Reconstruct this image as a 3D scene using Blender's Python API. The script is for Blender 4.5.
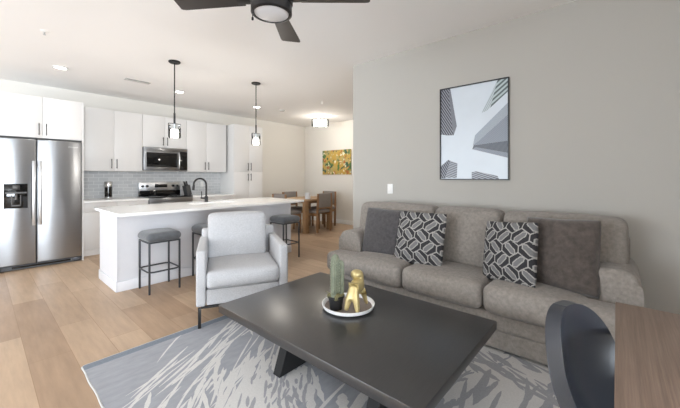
import bpy, bmesh, math, random
from mathutils import Vector, Matrix
PI = math.pi
random.seed(7)
S = bpy.context.scene
C = S.collection
for o in list(bpy.data.objects): bpy.data.objects.remove(o)

# ------------------------------------------------------------ camera, world, big lights, exposure
CAM_A = math.atan2(276.65, 316.5)
cd = bpy.data.cameras.new('camera'); cam = bpy.data.objects.new('camera', cd); C.objects.link(cam)
cam.location = (0, 0, 1.275); cam.rotation_euler = (PI/2, 0, CAM_A - PI/2)
cd.sensor_width = 36; cd.lens = 316.5/680*36; cd.shift_y = -(204-176.17)/680; cd.clip_start = 0.02
S.camera = cam
S.view_settings.view_transform = 'Standard'; S.view_settings.look = 'None'
S.view_settings.gamma = 1; S.view_settings.exposure = 0.62; S.view_settings.use_curve_mapping = False
W = bpy.data.worlds.new('world'); S.world = W; W.use_nodes = True
bg = W.node_tree.nodes['Background']; bg.inputs[0].default_value = (0.86, 0.92, 1, 1); bg.inputs[1].default_value = 1.0

def area(name, loc, rot, sx, sy, power, col=(1, 1, 1), spread=PI):
    l = bpy.data.lights.new(name, 'AREA'); l.shape = 'RECTANGLE'; l.size = sx; l.size_y = sy
    l.energy = power; l.color = col; l.spread = spread
    o = bpy.data.objects.new(name, l); o.location = loc; o.rotation_euler = rot; C.objects.link(o); return o
WL, WN, WD, XJ = -4.2, -4.2, -1.3, 0.95     # left wall x, window wall y, wall behind the desk y, x of the jog added between them to block window light
SKY = (0.83, 0.915, 1.0)
# both window lamps are tilted up to add light on the ceiling and spare the floor
area('daylight_left', (WL-0.75, 3.6, 1.30), (0, -PI/2-.65, 0), 2.2, 4.2, 240, SKY)
area('daylight_near', (-0.9, WN-0.80, 1.30), (PI/2+.80, 0, 0), 2.9, 2.2, 510, SKY)

# ------------------------------------------------------------ material helpers
def srgb(r, g, b):
    f = lambda c: (c/255/12.92 if c/255 <= 0.04045 else ((c/255+0.055)/1.055)**2.4)
    return (f(r), f(g), f(b), 1)
def mat(name, col, rough=0.5, metal=0.0, emit=None, estr=0, bump=None, var=None, coat=0, sheen=0, spec=0.5):
    m = bpy.data.materials.new(name); m.use_nodes = True; nt = m.node_tree; b = nt.nodes['Principled BSDF']
    b.inputs['Base Color'].default_value = col; b.inputs['Roughness'].default_value = rough
    b.inputs['Metallic'].default_value = metal; b.inputs['Coat Weight'].default_value = coat
    b.inputs['Sheen Weight'].default_value = sheen; b.inputs['Specular IOR Level'].default_value = spec
    if emit:
        b.inputs['Emission Color'].default_value = emit; b.inputs['Emission Strength'].default_value = estr
    tc = None
    if bump or var: tc = nt.nodes.new('ShaderNodeTexCoord')
    if bump:      # (scale, strength, distance)
        n = nt.nodes.new('ShaderNodeTexNoise'); n.inputs['Scale'].default_value = bump[0]; n.inputs['Detail'].default_value = 4
        nt.links.new(tc.outputs['Object'], n.inputs['Vector'])
        bp = nt.nodes.new('ShaderNodeBump'); bp.inputs['Strength'].default_value = bump[1]; bp.inputs['Distance'].default_value = bump[2]
        nt.links.new(n.outputs['Fac'], bp.inputs['Height']); nt.links.new(bp.outputs['Normal'], b.inputs['Normal'])
    if var:       # (scale, amount, detail, stretch xyz)
        mp = nt.nodes.new('ShaderNodeMapping'); mp.inputs['Scale'].default_value = var[3] if len(var) > 3 else (1, 1, 1)
        nt.links.new(tc.outputs['Object'], mp.inputs['Vector'])
        n = nt.nodes.new('ShaderNodeTexNoise'); n.inputs['Scale'].default_value = var[0]; n.inputs['Detail'].default_value = var[2]; n.inputs['Roughness'].default_value = 0.65
        nt.links.new(mp.outputs['Vector'], n.inputs['Vector'])
        mr = nt.nodes.new('ShaderNodeMapRange'); mr.inputs['From Min'].default_value = 0.3; mr.inputs['From Max'].default_value = 0.7
        mr.inputs['To Min'].default_value = 1-var[1]; mr.inputs['To Max'].default_value = 1+var[1]
        nt.links.new(n.outputs['Fac'], mr.inputs['Value'])
        mx = nt.nodes.new('ShaderNodeMix'); mx.data_type = 'RGBA'; mx.blend_type = 'MULTIPLY'; mx.inputs[0].default_value = 1
        mx.inputs[6].default_value = col; nt.links.new(mr.outputs[0], mx.inputs[7]); nt.links.new(mx.outputs[2], b.inputs['Base Color'])
    return m
def nodes(m): return m.node_tree.nodes, m.node_tree.links, m.node_tree.nodes['Principled BSDF']
def math_node(nt, op, a, b=None, c=None):
    n = nt.nodes.new('ShaderNodeMath'); n.operation = op
    for i, v in enumerate((a, b, c)):
        if v is None: continue
        if isinstance(v, (int, float)): n.inputs[i].default_value = v
        else: nt.links.new(v, n.inputs[i])
    return n.outputs[0]

M = {}
M['ceiling'] = mat('ceiling paint', srgb(248, 246, 244), 0.9, bump=(90, 0.08, 0.004))
M['wall_grey'] = mat('greige wall paint', srgb(180, 177, 171), 0.85, bump=(120, 0.08, 0.003))
M['wall_white'] = mat('off white wall paint', srgb(228, 224, 217), 0.85, bump=(120, 0.08, 0.003))
M['trim'] = mat('white trim', srgb(238, 237, 234), 0.5)
M['cab'] = mat('white cabinet lacquer', srgb(224, 222, 220), 0.38)
M['cab_in'] = mat('cabinet carcass', srgb(225, 224, 222), 0.5)
M['island'] = mat('island panel', srgb(216, 216, 220), 0.5, var=(14, 0.012, 3))
M['quartz'] = mat('white quartz', srgb(246, 245, 243), 0.16, var=(30, 0.02, 5))
M['black'] = mat('matt black metal', srgb(38, 37, 37), 0.42, 0.3)
M['bar'] = mat('dark handle', srgb(70, 68, 66), 0.38, 0.7)
M['gloss_black'] = mat('black glass', srgb(10, 10, 11), 0.06)
M['steel'] = mat('brushed steel', srgb(160, 162, 165), 0.30, 1.0, var=(6, 0.04, 3, (0.6, 0.6, 90)))
for mm in ('steel',):
    n_, l_, b_ = M[mm].node_tree.nodes, M[mm].node_tree.links, M[mm].node_tree.nodes['Principled BSDF']
    tg = n_.new('ShaderNodeTangent'); tg.direction_type = 'RADIAL'; tg.axis = 'Z'; l_.new(tg.outputs[0], b_.inputs['Tangent'])
    b_.inputs['Anisotropic'].default_value = 0.85; b_.inputs['Anisotropic Rotation'].default_value = 0.25
M['steel_light'] = mat('satin steel', srgb(205, 206, 207), 0.3, 1.0)
M['dark_grey'] = mat('dark grey plastic', srgb(70, 72, 75), 0.5)
M['gunmetal'] = mat('stool frame metal', srgb(72, 74, 78), 0.4, 0.6)
M['stool_fab'] = mat('charcoal stool velvet', srgb(84, 87, 91), 0.8, sheen=0.4, var=(18, 0.22, 4), bump=(60, 0.2, 0.01))
M['armchair'] = mat('pale grey weave', srgb(184, 184, 186), 0.9, sheen=0.15, var=(150, 0.20, 4), bump=(350, 0.35, 0.003))
M['sofa'] = mat('taupe grey chenille', srgb(140, 133, 126), 0.9, sheen=0.15, var=(40, 0.22, 7), bump=(220, 0.4, 0.004))
M['sofa_foot'] = mat('sofa plinth', srgb(40, 38, 36), 0.7)
M['pil_dark'] = mat('charcoal chenille', srgb(74, 71, 72), 0.95, sheen=0.3, var=(36, 0.32, 7), bump=(200, 0.5, 0.005))
M['pil_brown'] = mat('mottled charcoal brown', srgb(80, 72, 67), 0.95, sheen=0.3, var=(22, 0.40, 8), bump=(160, 0.5, 0.006))
M['pp_dark'] = mat('pattern charcoal', srgb(44, 43, 46), 0.9, var=(200, 0.2, 3))
M['pp_mid'] = mat('pattern grey', srgb(112, 111, 112), 0.9, var=(200, 0.12, 3))
M['pp_light'] = mat('pattern pale line', srgb(160, 157, 153), 0.9)
M['leather'] = mat('black leather', srgb(44, 47, 54), 0.28, spec=0.7, bump=(180, 0.1, 0.003))
M['ctable'] = mat('black stained wood', srgb(40, 39, 39), 0.33, spec=1.0, var=(5, 0.25, 5, (2, 30, 2)), bump=(40, 0.05, 0.002))
M['ctable_leg'] = mat('black painted leg', srgb(22, 22, 23), 0.6, spec=0.3)
M['gold'] = mat('brushed gold', srgb(206, 188, 136), 0.42, 0.6)
M['tray_rim'] = mat('white glazed rim', srgb(244, 244, 244), 0.3)
M['tray_in'] = mat('taupe tray bed', srgb(128, 116, 108), 0.55, var=(8, 0.1, 4))
M['pot'] = mat('black pot', srgb(26, 26, 28), 0.5)
M['cactus'] = mat('cactus green', srgb(116, 122, 104), 0.7, var=(40, 0.2, 3), bump=(160, 0.4, 0.003))
M['spine'] = mat('cactus spines', srgb(196, 196, 180), 0.8)
M['moss'] = mat('dry moss', srgb(112, 108, 76), 0.95, var=(120, 0.4, 4), bump=(150, 0.8, 0.01))
M['oak'] = mat('dining wood', srgb(150, 118, 84), 0.5, var=(6, 0.18, 5, (12, 12, 1)))
M['oak_top'] = mat('dining top wood', srgb(172, 140, 106), 0.45, var=(6, 0.14, 5, (2, 14, 2)))
M['oak_dark'] = mat('dining chair wood', srgb(146, 110, 76), 0.5, var=(6, 0.18, 5, (12, 12, 1)))
M['din_fab'] = mat('dining chair fabric', srgb(138, 131, 126), 0.9, var=(60, 0.1, 4))
M['fan_blade'] = mat('espresso fan blade', srgb(40, 33, 30), 0.42, var=(4, 0.2, 5, (2, 20, 2)))
M['fan_body'] = mat('fan black', srgb(34, 32, 32), 0.45, 0.3)
M['diffuser'] = mat('frosted lens', srgb(226, 227, 230), 0.35)
M['bulb'] = mat('glowing glass', (1, 1, 1, 1), 0.4, emit=(1, 0.95, 0.87, 1), estr=4)
M['downlight'] = mat('downlight lens', (1, 1, 1, 1), 0.4, emit=(1, 0.97, 0.92, 1), estr=14)
M['white_plastic'] = mat('white plastic', srgb(240, 240, 238), 0.4)
M['slot'] = mat('dark slot', srgb(60, 60, 60), 0.6)
M['vent'] = mat('vent grille', srgb(200, 198, 194), 0.5)
M['ceramic'] = mat('pale ceramic', srgb(214, 216, 218), 0.35)
M['logo'] = mat('badge print', srgb(225, 226, 228), 0.4, 0.4)
M['art_sky'] = mat('art pale sky', srgb(206, 214, 222), 0.35, var=(2.0, 0.05, 3))
M['art_frame'] = mat('thin black frame', srgb(24, 24, 26), 0.4)

def glass():
    m = bpy.data.materials.new('clear shade glass'); m.use_nodes = True; nt = m.node_tree; nt.nodes.clear()
    o = nt.nodes.new('ShaderNodeOutputMaterial'); mx = nt.nodes.new('ShaderNodeMixShader'); t = nt.nodes.new('ShaderNodeBsdfTransparent')
    t.inputs[0].default_value = (0.93, 0.95, 0.96, 1)
    g = nt.nodes.new('ShaderNodeBsdfGlossy'); g.inputs['Roughness'].default_value = 0.05
    lw = nt.nodes.new('ShaderNodeLayerWeight'); lw.inputs[0].default_value = 0.35
    nt.links.new(lw.outputs['Fresnel'], mx.inputs[0]); nt.links.new(t.outputs[0], mx.inputs[1]); nt.links.new(g.outputs[0], mx.inputs[2])
    nt.links.new(mx.outputs[0], o.inputs[0]); return m
M['glass'] = glass()

def floor_mat():
    m = mat('oak plank floor', (1, 1, 1, 1), 0.42, spec=0.35); nt = m.node_tree; n, l, b = nodes(m)
    tc = n.new('ShaderNodeTexCoord'); mp = n.new('ShaderNodeMapping'); mp.inputs['Rotation'].default_value = (0, 0, PI/2)
    l.new(tc.outputs['Object'], mp.inputs['Vector'])
    br = n.new('ShaderNodeTexBrick'); br.offset = 0.37; br.inputs['Scale'].default_value = 1
    br.inputs['Brick Width'].default_value = 1.5; br.inputs['Row Height'].default_value = 0.225; br.inputs['Mortar Size'].default_value = 0.0016
    br.inputs['Mortar Smooth'].default_value = 0.2; br.inputs['Bias'].default_value = 0.0
    br.inputs['Color1'].default_value = srgb(190, 164, 138); br.inputs['Color2'].default_value = srgb(164, 137, 112); br.inputs['Mortar'].default_value = srgb(150, 122, 94)
    l.new(mp.outputs['Vector'], br.inputs['Vector'])
    g = n.new('ShaderNodeTexNoise'); g.inputs['Scale'].default_value = 3; g.inputs['Detail'].default_value = 7; g.inputs['Roughness'].default_value = 0.62
    mp2 = n.new('ShaderNodeMapping'); mp2.inputs['Scale'].default_value = (7, 0.8, 1); l.new(tc.outputs['Object'], mp2.inputs['Vector']); l.new(mp2.outputs['Vector'], g.inputs['Vector'])
    mr = n.new('ShaderNodeMapRange'); mr.inputs['From Min'].default_value = 0.3; mr.inputs['From Max'].default_value = 0.7; mr.inputs['To Min'].default_value = 0.86; mr.inputs['To Max'].default_value = 1.1
    l.new(g.outputs['Fac'], mr.inputs['Value'])
    mx = n.new('ShaderNodeMix'); mx.data_type = 'RGBA'; mx.blend_type = 'MULTIPLY'; mx.inputs[0].default_value = 1
    l.new(br.outputs['Color'], mx.inputs[6]); l.new(mr.outputs[0], mx.inputs[7]); l.new(mx.outputs[2], b.inputs['Base Color'])
    return m
M['floor'] = floor_mat()

def tile_mat():
    m = mat('grey subway tile', (1, 1, 1, 1), 0.10); n, l, b = nodes(m)
    tc = n.new('ShaderNodeTexCoord'); mp = n.new('ShaderNodeMapping'); mp.inputs['Rotation'].default_value = (PI/2, 0, 0)
    l.new(tc.outputs['Object'], mp.inputs['Vector'])
    br = n.new('ShaderNodeTexBrick'); br.inputs['Scale'].default_value = 1; br.inputs['Brick Width'].default_value = 0.15; br.inputs['Row Height'].default_value = 0.062
    br.inputs['Mortar Size'].default_value = 0.004; br.inputs['Color1'].default_value = srgb(192, 194, 196); br.inputs['Color2'].default_value = srgb(204, 205, 206); br.inputs['Mortar'].default_value = srgb(222, 223, 223)
    l.new(mp.outputs['Vector'], br.inputs['Vector']); l.new(br.outputs['Color'], b.inputs['Base Color'])
    bp = n.new('ShaderNodeBump'); bp.inputs['Strength'].default_value = 0.5; bp.inputs['Distance'].default_value = 0.003; bp.invert = True
    l.new(br.outputs['Fac'], bp.inputs['Height']); l.new(bp.outputs['Normal'], b.inputs['Normal']); return m
M['tile'] = tile_mat()

def desk_mat():
    m = mat('walnut laminate', (1, 1, 1, 1), 0.45); n, l, b = nodes(m)
    tc = n.new('ShaderNodeTexCoord'); mp = n.new('ShaderNodeMapping'); mp.inputs['Scale'].default_value = (1.2, 55, 10)
    l.new(tc.outputs['Object'], mp.inputs['Vector'])
    g = n.new('ShaderNodeTexNoise'); g.inputs['Scale'].default_value = 2.2; g.inputs['Detail'].default_value = 6; g.inputs['Roughness'].default_value = 0.7
    l.new(mp.outputs['Vector'], g.inputs['Vector'])
    cr = n.new('ShaderNodeValToRGB'); cr.color_ramp.elements[0].position = 0.3; cr.color_ramp.elements[0].color = srgb(104, 85, 73)
    cr.color_ramp.elements[1].position = 0.72; cr.color_ramp.elements[1].color = srgb(142, 121, 106)
    l.new(g.outputs['Fac'], cr.inputs['Fac']); l.new(cr.outputs['Color'], b.inputs['Base Color']); return m
M['desk'] = desk_mat()

M['rug'] = mat('rug grey pile', srgb(158, 160, 166), 0.95, var=(9, 0.10, 7, (1, 3, 1)), bump=(260, 0.4, 0.004))
M['rug_pale'] = mat('rug pale strokes', srgb(212, 210, 207), 0.95, var=(120, 0.07, 3), bump=(260, 0.4, 0.004))
M['rug_taupe'] = mat('rug darker strokes', srgb(164, 164, 168), 0.95, var=(120, 0.10, 3), bump=(260, 0.4, 0.004))
M['rug_band'] = mat('rug blue grey edge band', srgb(124, 132, 142), 0.95, var=(80, 0.12, 3))
M['rug_bind'] = mat('rug pale binding', srgb(196, 196, 194), 0.95)

def stripe_mat(name, c1, c2, scale, angle, dist=0.0, width=0.5):
    m = mat(name, (1, 1, 1, 1), 0.4); n, l, b = nodes(m)
    tc = n.new('ShaderNodeTexCoord'); mp = n.new('ShaderNodeMapping'); mp.inputs['Rotation'].default_value = (angle, 0, 0); l.new(tc.outputs['Object'], mp.inputs['Vector'])
    w = n.new('ShaderNodeTexWave'); w.bands_direction = 'Y'; w.inputs['Scale'].default_value = scale; w.inputs['Distortion'].default_value = dist
    l.new(mp.outputs['Vector'], w.inputs['Vector'])
    cr = n.new('ShaderNodeValToRGB'); cr.color_ramp.elements[0].position = width-0.15; cr.color_ramp.elements[0].color = c1; cr.color_ramp.elements[1].position = width+0.15; cr.color_ramp.elements[1].color = c2
    l.new(w.outputs['Fac'], cr.inputs['Fac']); l.new(cr.outputs['Color'], b.inputs['Base Color']); return m
M['tower_a'] = stripe_mat('art tower ribbed', srgb(50, 52, 62), srgb(150, 153, 162), 15, 0.55, width=.72)
M['tower_a2'] = stripe_mat('art tower ribbed side', srgb(84, 87, 97), srgb(128, 131, 140), 30, -0.25)
M['tower_b'] = stripe_mat('art tower glass', srgb(84, 94, 96), srgb(176, 190, 192), 9, -0.9)
M['tower_b2'] = stripe_mat('art tower glass side', srgb(150, 162, 166), srgb(190, 200, 206), 20, -0.5)
M['tower_c'] = stripe_mat('art tower smooth', srgb(118, 125, 136), srgb(138, 145, 156), 26, -0.7)
M['tower_c2'] = stripe_mat('art tower dark', srgb(58, 63, 73), srgb(104, 110, 120), 30, 0.15)
M['tower_c3'] = stripe_mat('art tower pale face', srgb(140, 148, 160), srgb(164, 172, 182), 34, -0.55)
M['tower_d'] = stripe_mat('art tower low', srgb(72, 76, 86), srgb(168, 172, 180), 18, 1.25)

def floral_mat():
    m = mat('mustard abstract canvas', (1, 1, 1, 1), 0.6); n, l, b = nodes(m)
    tc = n.new('ShaderNodeTexCoord')
    def noise(s, off):
        mp = n.new('ShaderNodeMapping'); mp.inputs['Location'].default_value = off; l.new(tc.outputs['Object'], mp.inputs['Vector'])
        x = n.new('ShaderNodeTexNoise'); x.inputs['Scale'].default_value = s; x.inputs['Detail'].default_value = 3; l.new(mp.outputs['Vector'], x.inputs['Vector']); return x.outputs['Fac']
    def step(v, lo, hi):
        mr = n.new('ShaderNodeMapRange'); mr.inputs['From Min'].default_value = lo; mr.inputs['From Max'].default_value = hi; l.new(v, mr.inputs['Value']); return mr.outputs[0]
    cur = None
    base = n.new('ShaderNodeMix'); base.data_type = 'RGBA'; base.inputs[6].default_value = srgb(196, 160, 74); base.inputs[7].default_value = srgb(180, 166, 108)
    l.new(step(noise(5, (0, 0, 0)), 0.45, 0.6), base.inputs[0]); cur = base.outputs[2]
    for s, off, lo, hi, col in ((5, (3, 1, 2), 0.55, 0.60, srgb(86, 118, 62)), (7, (9, 4, 1), 0.58, 0.62, srgb(60, 92, 66)), (8, (5, 7, 3), 0.60, 0.64, srgb(176, 104, 48)), (10, (1, 8, 6), 0.60, 0.64, srgb(238, 232, 206))):
        x = n.new('ShaderNodeMix'); x.data_type = 'RGBA'; l.new(step(noise(s, off), lo, hi), x.inputs[0]); l.new(cur, x.inputs[6]); x.inputs[7].default_value = col; cur = x.outputs[2]
    l.new(cur, b.inputs['Base Color']); return m
M['floral'] = floral_mat()

# ------------------------------------------------------------ mesh helpers
class MB:
    def __init__(s): s.bm = bmesh.new(); s.mi = 0
    def _new(s, geom):
        for f in geom:
            if isinstance(f, bmesh.types.BMFace): f.material_index = s.mi
    def box(s, x0, x1, y0, y1, z0, z1, bev=0.0, seg=2, mtx=None):
        r = bmesh.ops.create_cube(s.bm, size=1); vs = r['verts']
        for v in vs: v.co = Vector(((x0+x1)/2 + v.co.x*(x1-x0), (y0+y1)/2 + v.co.y*(y1-y0), (z0+z1)/2 + v.co.z*(z1-z0)))
        s._new({f for v in vs for f in v.link_faces})
        if bev > 0:
            es = list({e for v in vs for e in v.link_edges})
            q = bmesh.ops.bevel(s.bm, geom=es, offset=bev, segments=seg, profile=0.5, affect='EDGES', material=-1)
            vs = list({v for f in q['faces'] for v in f.verts})
            allf = {f for v in vs for f in v.link_faces}; s._new(allf); vs = list({v for f in allf for v in f.verts})
        if mtx is not None:
            for v in vs: v.co = mtx @ v.co
        return s
    def cyl(s, p0, p1, r, r2=None, seg=20):
        p0, p1 = Vector(p0), Vector(p1); d = p1-p0
        q = bmesh.ops.create_cone(s.bm, cap_ends=True, segments=seg, radius1=r, radius2=r if r2 is None else r2, depth=d.length)
        R = d.to_track_quat('Z', 'Y').to_matrix().to_4x4(); T = Matrix.Translation((p0+p1)/2) @ R
        for v in q['verts']: v.co = T @ v.co
        s._new({f for v in q['verts'] for f in v.link_faces}); return s
    def lathe(s, prof, c=(0, 0, 0), seg=32):
        rings = []
        for r, z in prof:
            if r < 1e-5: rings.append([s.bm.verts.new((c[0], c[1], c[2]+z))])
            else: rings.append([s.bm.verts.new((c[0]+r*math.cos(2*PI*i/seg), c[1]+r*math.sin(2*PI*i/seg), c[2]+z)) for i in range(seg)])
        for a, b in zip(rings, rings[1:]):
            for i in range(seg):
                j = (i+1) % seg
                q = [a[i % len(a)], a[j % len(a)], b[j % len(b)], b[i % len(b)]]
                q = list(dict.fromkeys(q))
                if len(q) > 2: s.bm.faces.new(q).material_index = s.mi
        return s
    def tube(s, pts, r, seg=10, closed=False):
        pts = [Vector(p) for p in pts]; n = len(pts); rings = []; up = None
        for i, p in enumerate(pts):
            a = pts[i-1] if (i > 0 or closed) else p; b = pts[(i+1) % n] if (i < n-1 or closed) else p
            t = (b-a).normalized()
            if up is None: up = t.orthogonal().normalized()
            up = (up - t*up.dot(t)).normalized(); w = t.cross(up); rr = r[i] if isinstance(r, (list, tuple)) else r
            rings.append([s.bm.verts.new(p + up*rr*math.cos(2*PI*k/seg) + w*rr*math.sin(2*PI*k/seg)) for k in range(seg)])
        for i in range(n if closed else n-1):
            a, b = rings[i], rings[(i+1) % n]
            for k in range(seg): s.bm.faces.new((a[k], a[(k+1) % seg], b[(k+1) % seg], b[k])).material_index = s.mi
        if not closed:
            s.bm.faces.new(rings[0][::-1]).material_index = s.mi; s.bm.faces.new(rings[-1]).material_index = s.mi
        return s
    def prism(s, poly, d0, d1, axis='Z', bev=0, seg=3):
        def P(a, b, d): return {'Z': (a, b, d), 'Y': (a, d, b), 'X': (d, a, b)}[axis]
        lo = [s.bm.verts.new(P(a, b, d0)) for a, b in poly]; hi = [s.bm.verts.new(P(a, b, d1)) for a, b in poly]
        fs = [s.bm.faces.new(lo[::-1]), s.bm.faces.new(hi)]; n = len(poly)
        for i in range(n): fs.append(s.bm.faces.new((lo[i], lo[(i+1) % n], hi[(i+1) % n], hi[i])))
        for f in fs: f.material_index = s.mi
        if bev:
            es = list({e for f in fs[:2] for e in f.edges})
            q = bmesh.ops.bevel(s.bm, geom=es, offset=bev, segments=seg, profile=0.5, affect='EDGES', material=-1)
            for f in q['faces']: f.material_index = s.mi
        return s
    def soft(s, x0, x1, y0, y1, z0, z1, r, puff=(0, 0, 0), n=14, fn=None):
        # rounded block whose faces swell outwards like stuffing
        c = Vector(((x0+x1)/2, (y0+y1)/2, (z0+z1)/2)); h = Vector(((x1-x0)/2, (y1-y0)/2, (z1-z0)/2)); vm = {}
        r = min(r, min(h)*0.98)
        def vert(p):
            k = tuple(round(q, 5) for q in p)
            if k in vm: return vm[k]
            # concentrate samples near the edges
            q = Vector([math.sin(p[i]*PI/2) for i in range(3)])
            w = Vector([q[i]*h[i] for i in range(3)]); inn = Vector([max(-h[i]+r, min(h[i]-r, w[i])) for i in range(3)])
            d = w-inn; w = inn + d.normalized()*r if d.length > 1e-9 else w
            g = [1-min(1, (w[i]/h[i])**2) for i in range(3)]
            w = w + Vector((math.copysign(1, w.x)*puff[0]*g[1]*g[2]*abs(w.x/h.x)**2, math.copysign(1, w.y)*puff[1]*g[0]*g[2]*abs(w.y/h.y)**2, math.copysign(1, w.z)*puff[2]*g[0]*g[1]*abs(w.z/h.z)**2))
            w = w+c
            if fn: w = fn(w)
            vm[k] = s.bm.verts.new(w); return vm[k]
        for ax in range(3):
            for sg in (-1, 1):
                for i in range(n):
                    for j in range(n):
                        q = []
                        for a, b in ((0, 0), (1, 0), (1, 1), (0, 1)):
                            p = [0, 0, 0]; p[ax] = sg; p[(ax+1) % 3] = -1+2*(i+a)/n; p[(ax+2) % 3] = -1+2*(j+b)/n; q.append(vert(p))
                        if sg < 0: q.reverse()
                        try: s.bm.faces.new(q).material_index = s.mi
                        except ValueError: pass
        return s
    def grid(s, f, nu, nv, matf=None):
        g = [[s.bm.verts.new(f(i/nu, j/nv)) for j in range(nv+1)] for i in range(nu+1)]
        for i in range(nu):
            for j in range(nv):
                fc = s.bm.faces.new((g[i][j], g[i+1][j], g[i+1][j+1], g[i][j+1])); fc.material_index = matf((i+.5)/nu, (j+.5)/nv) if matf else s.mi
        return s
    def build(s, name, mats, parent=None, smooth=True, angle=40, world=False):
        if not isinstance(mats, (list, tuple)): mats = [mats]
        if world and parent is not None:
            inv = (Matrix.Translation(parent.location) @ parent.rotation_euler.to_matrix().to_4x4()).inverted()
            p = parent.parent
            bmesh.ops.transform(s.bm, matrix=Matrix.Translation(-Vector(ORG[parent.name])), verts=s.bm.verts)
        bmesh.ops.recalc_face_normals(s.bm, faces=s.bm.faces)
        me = bpy.data.meshes.new(name); s.bm.to_mesh(me); s.bm.free()
        for m in mats: me.materials.append(m)
        if smooth:
            me.shade_smooth(); me.set_sharp_from_angle(angle=math.radians(angle))
        o = bpy.data.objects.new(name, me); C.objects.link(o)
        if parent is not None:
            o.parent = parent; ORG[o.name] = ORG.get(parent.name, (0, 0, 0))
        return o
ORG = {}
def tag(o, label, cat, group=None):
    o['label'] = label; o['category'] = cat
    if group: o['group'] = group
    return o
def thing(name, label, cat, loc, rz=0, group=None):
    o = bpy.data.objects.new(name, None); C.objects.link(o); o.empty_display_size = 0.1
    o.location = loc; o.rotation_euler = (0, 0, rz); ORG[o.name] = tuple(loc); return tag(o, label, cat, group)
def struct(o): o['kind'] = 'structure'; return o
def solid(name, mats, parent, *box, bev=0.0, seg=2, smooth=True):
    return MB().box(*box, bev=bev, seg=seg).build(name, mats, parent, smooth, world=parent is not None)
def place(o, loc):            # re-centre a world-built single mesh on its base point
    o.data.transform(Matrix.Translation(-Vector(loc))); o.location = loc; return o
def copy_thing(src, loc, rz=None, label=None):
    r = src.copy(); C.objects.link(r); r.location = loc
    if rz is not None: r.rotation_euler = (0, 0, rz)
    if label: r['label'] = label
    for ch in list(src.children):
        c = ch.copy(); C.objects.link(c); c.parent = r
        for g in list(ch.children):
            d = g.copy(); C.objects.link(d); d.parent = c
    return r

# ------------------------------------------------------------ the room
XW, YK, YR, XD, H = 3.285, 7.0, 2.64, 6.42, 2.74     # sofa wall x, kitchen wall y, its return y, dining wall x, ceiling
struct(solid('floor', M['floor'], None, WL-.12, XD+.12, WN-.12, YK+.12, -0.1, 0, smooth=False))
struct(solid('ceiling', M['ceiling'], None, WL-.12, XD+.12, WN-.12, YK+.12, H, H+.1, smooth=False))
struct(solid('wall_far', M['wall_white'], None, WL-.12, XD+.12, YK, YK+.12, 0, H, smooth=False))
struct(solid('wall_right', M['wall_grey'], None, XW, XW+.14, WD-.12, YR, 0, H, smooth=False))
struct(solid('wall_hall', M['wall_white'], None, XW+.14, XD+.12, YR-.14, YR, 0, H, smooth=False))
struct(solid('wall_dining', M['wall_white'], None, XD, XD+.12, YR, YK, 0, H, smooth=False))
# left wall and near wall, each with a wide window opening
w = MB(); a0, a1, z0, z1 = 1.5, 5.7, 0.30, 2.50
w.box(WL-.12, WL, WN-.12, a0, 0, H); w.box(WL-.12, WL, a1, YK, 0, H); w.box(WL-.12, WL, a0, a1, 0, z0); w.box(WL-.12, WL, a0, a1, z1, H)
struct(w.build('wall_left', M['wall_white'], None, False))
w = MB(); b0, b1 = -2.35, 0.55
w.box(WL, b0, WN-.12, WN, 0, H); w.box(b1, XJ, WN-.12, WN, 0, H); w.box(b0, b1, WN-.12, WN, 0, z0); w.box(b0, b1, WN-.12, WN, z1, H)
struct(w.build('wall_near', M['wall_white'], None, False))
struct(solid('wall_desk', M['wall_grey'], None, XJ, XW, WD-.12, WD, 0, H, smooth=False))  # unseen; brought forward with the jog to screen the near window's light
struct(solid('wall_light_block', M['wall_grey'], None, XJ, XJ+.12, WN-.12, WD-.12, 0, H, smooth=False))  # unseen jog, added to keep near-window light off the right corner
def wframe(name, horizontal, a0, a1, z0, z1, c, bars):
    m = MB(); t = .05
    def b(u0, u1, v0, v1):
        if horizontal: m.box(u0, u1, c-.04, c+.01, v0, v1)
        else: m.box(c-.04, c+.01, u0, u1, v0, v1)
    b(a0, a1, z0, z0+t); b(a0, a1, z1-t, z1); b(a0, a0+t, z0, z1); b(a1-t, a1, z0, z1)
    for k in range(1, bars): x = a0+(a1-a0)*k/bars; b(x-t/2, x+t/2, z0, z1)
    struct(m.build(name, M['trim'], None, False))
wframe('window_1', False, a0, a1, z0, z1, WL-.02, 4)
wframe('window_2', True, b0, b1, z0, z1, WN-.02, 3)
# skirting boards
struct(solid('baseboard_dining', M['trim'], None, XD-.015, XD, YR, YK, 0, .11, bev=.004))
struct(solid('baseboard_far', M['trim'], None, 4.50, XD-.015, YK-.015, YK, 0, .11, bev=.004))
struct(solid('baseboard_right', M['trim'], None, XW-.015, XW, WD, YR, 0, .11, bev=.004))
struct(solid('baseboard_hall', M['trim'], None, XW+.14, XD-.015, YR, YR+.015, 0, .11, bev=.004))

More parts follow.
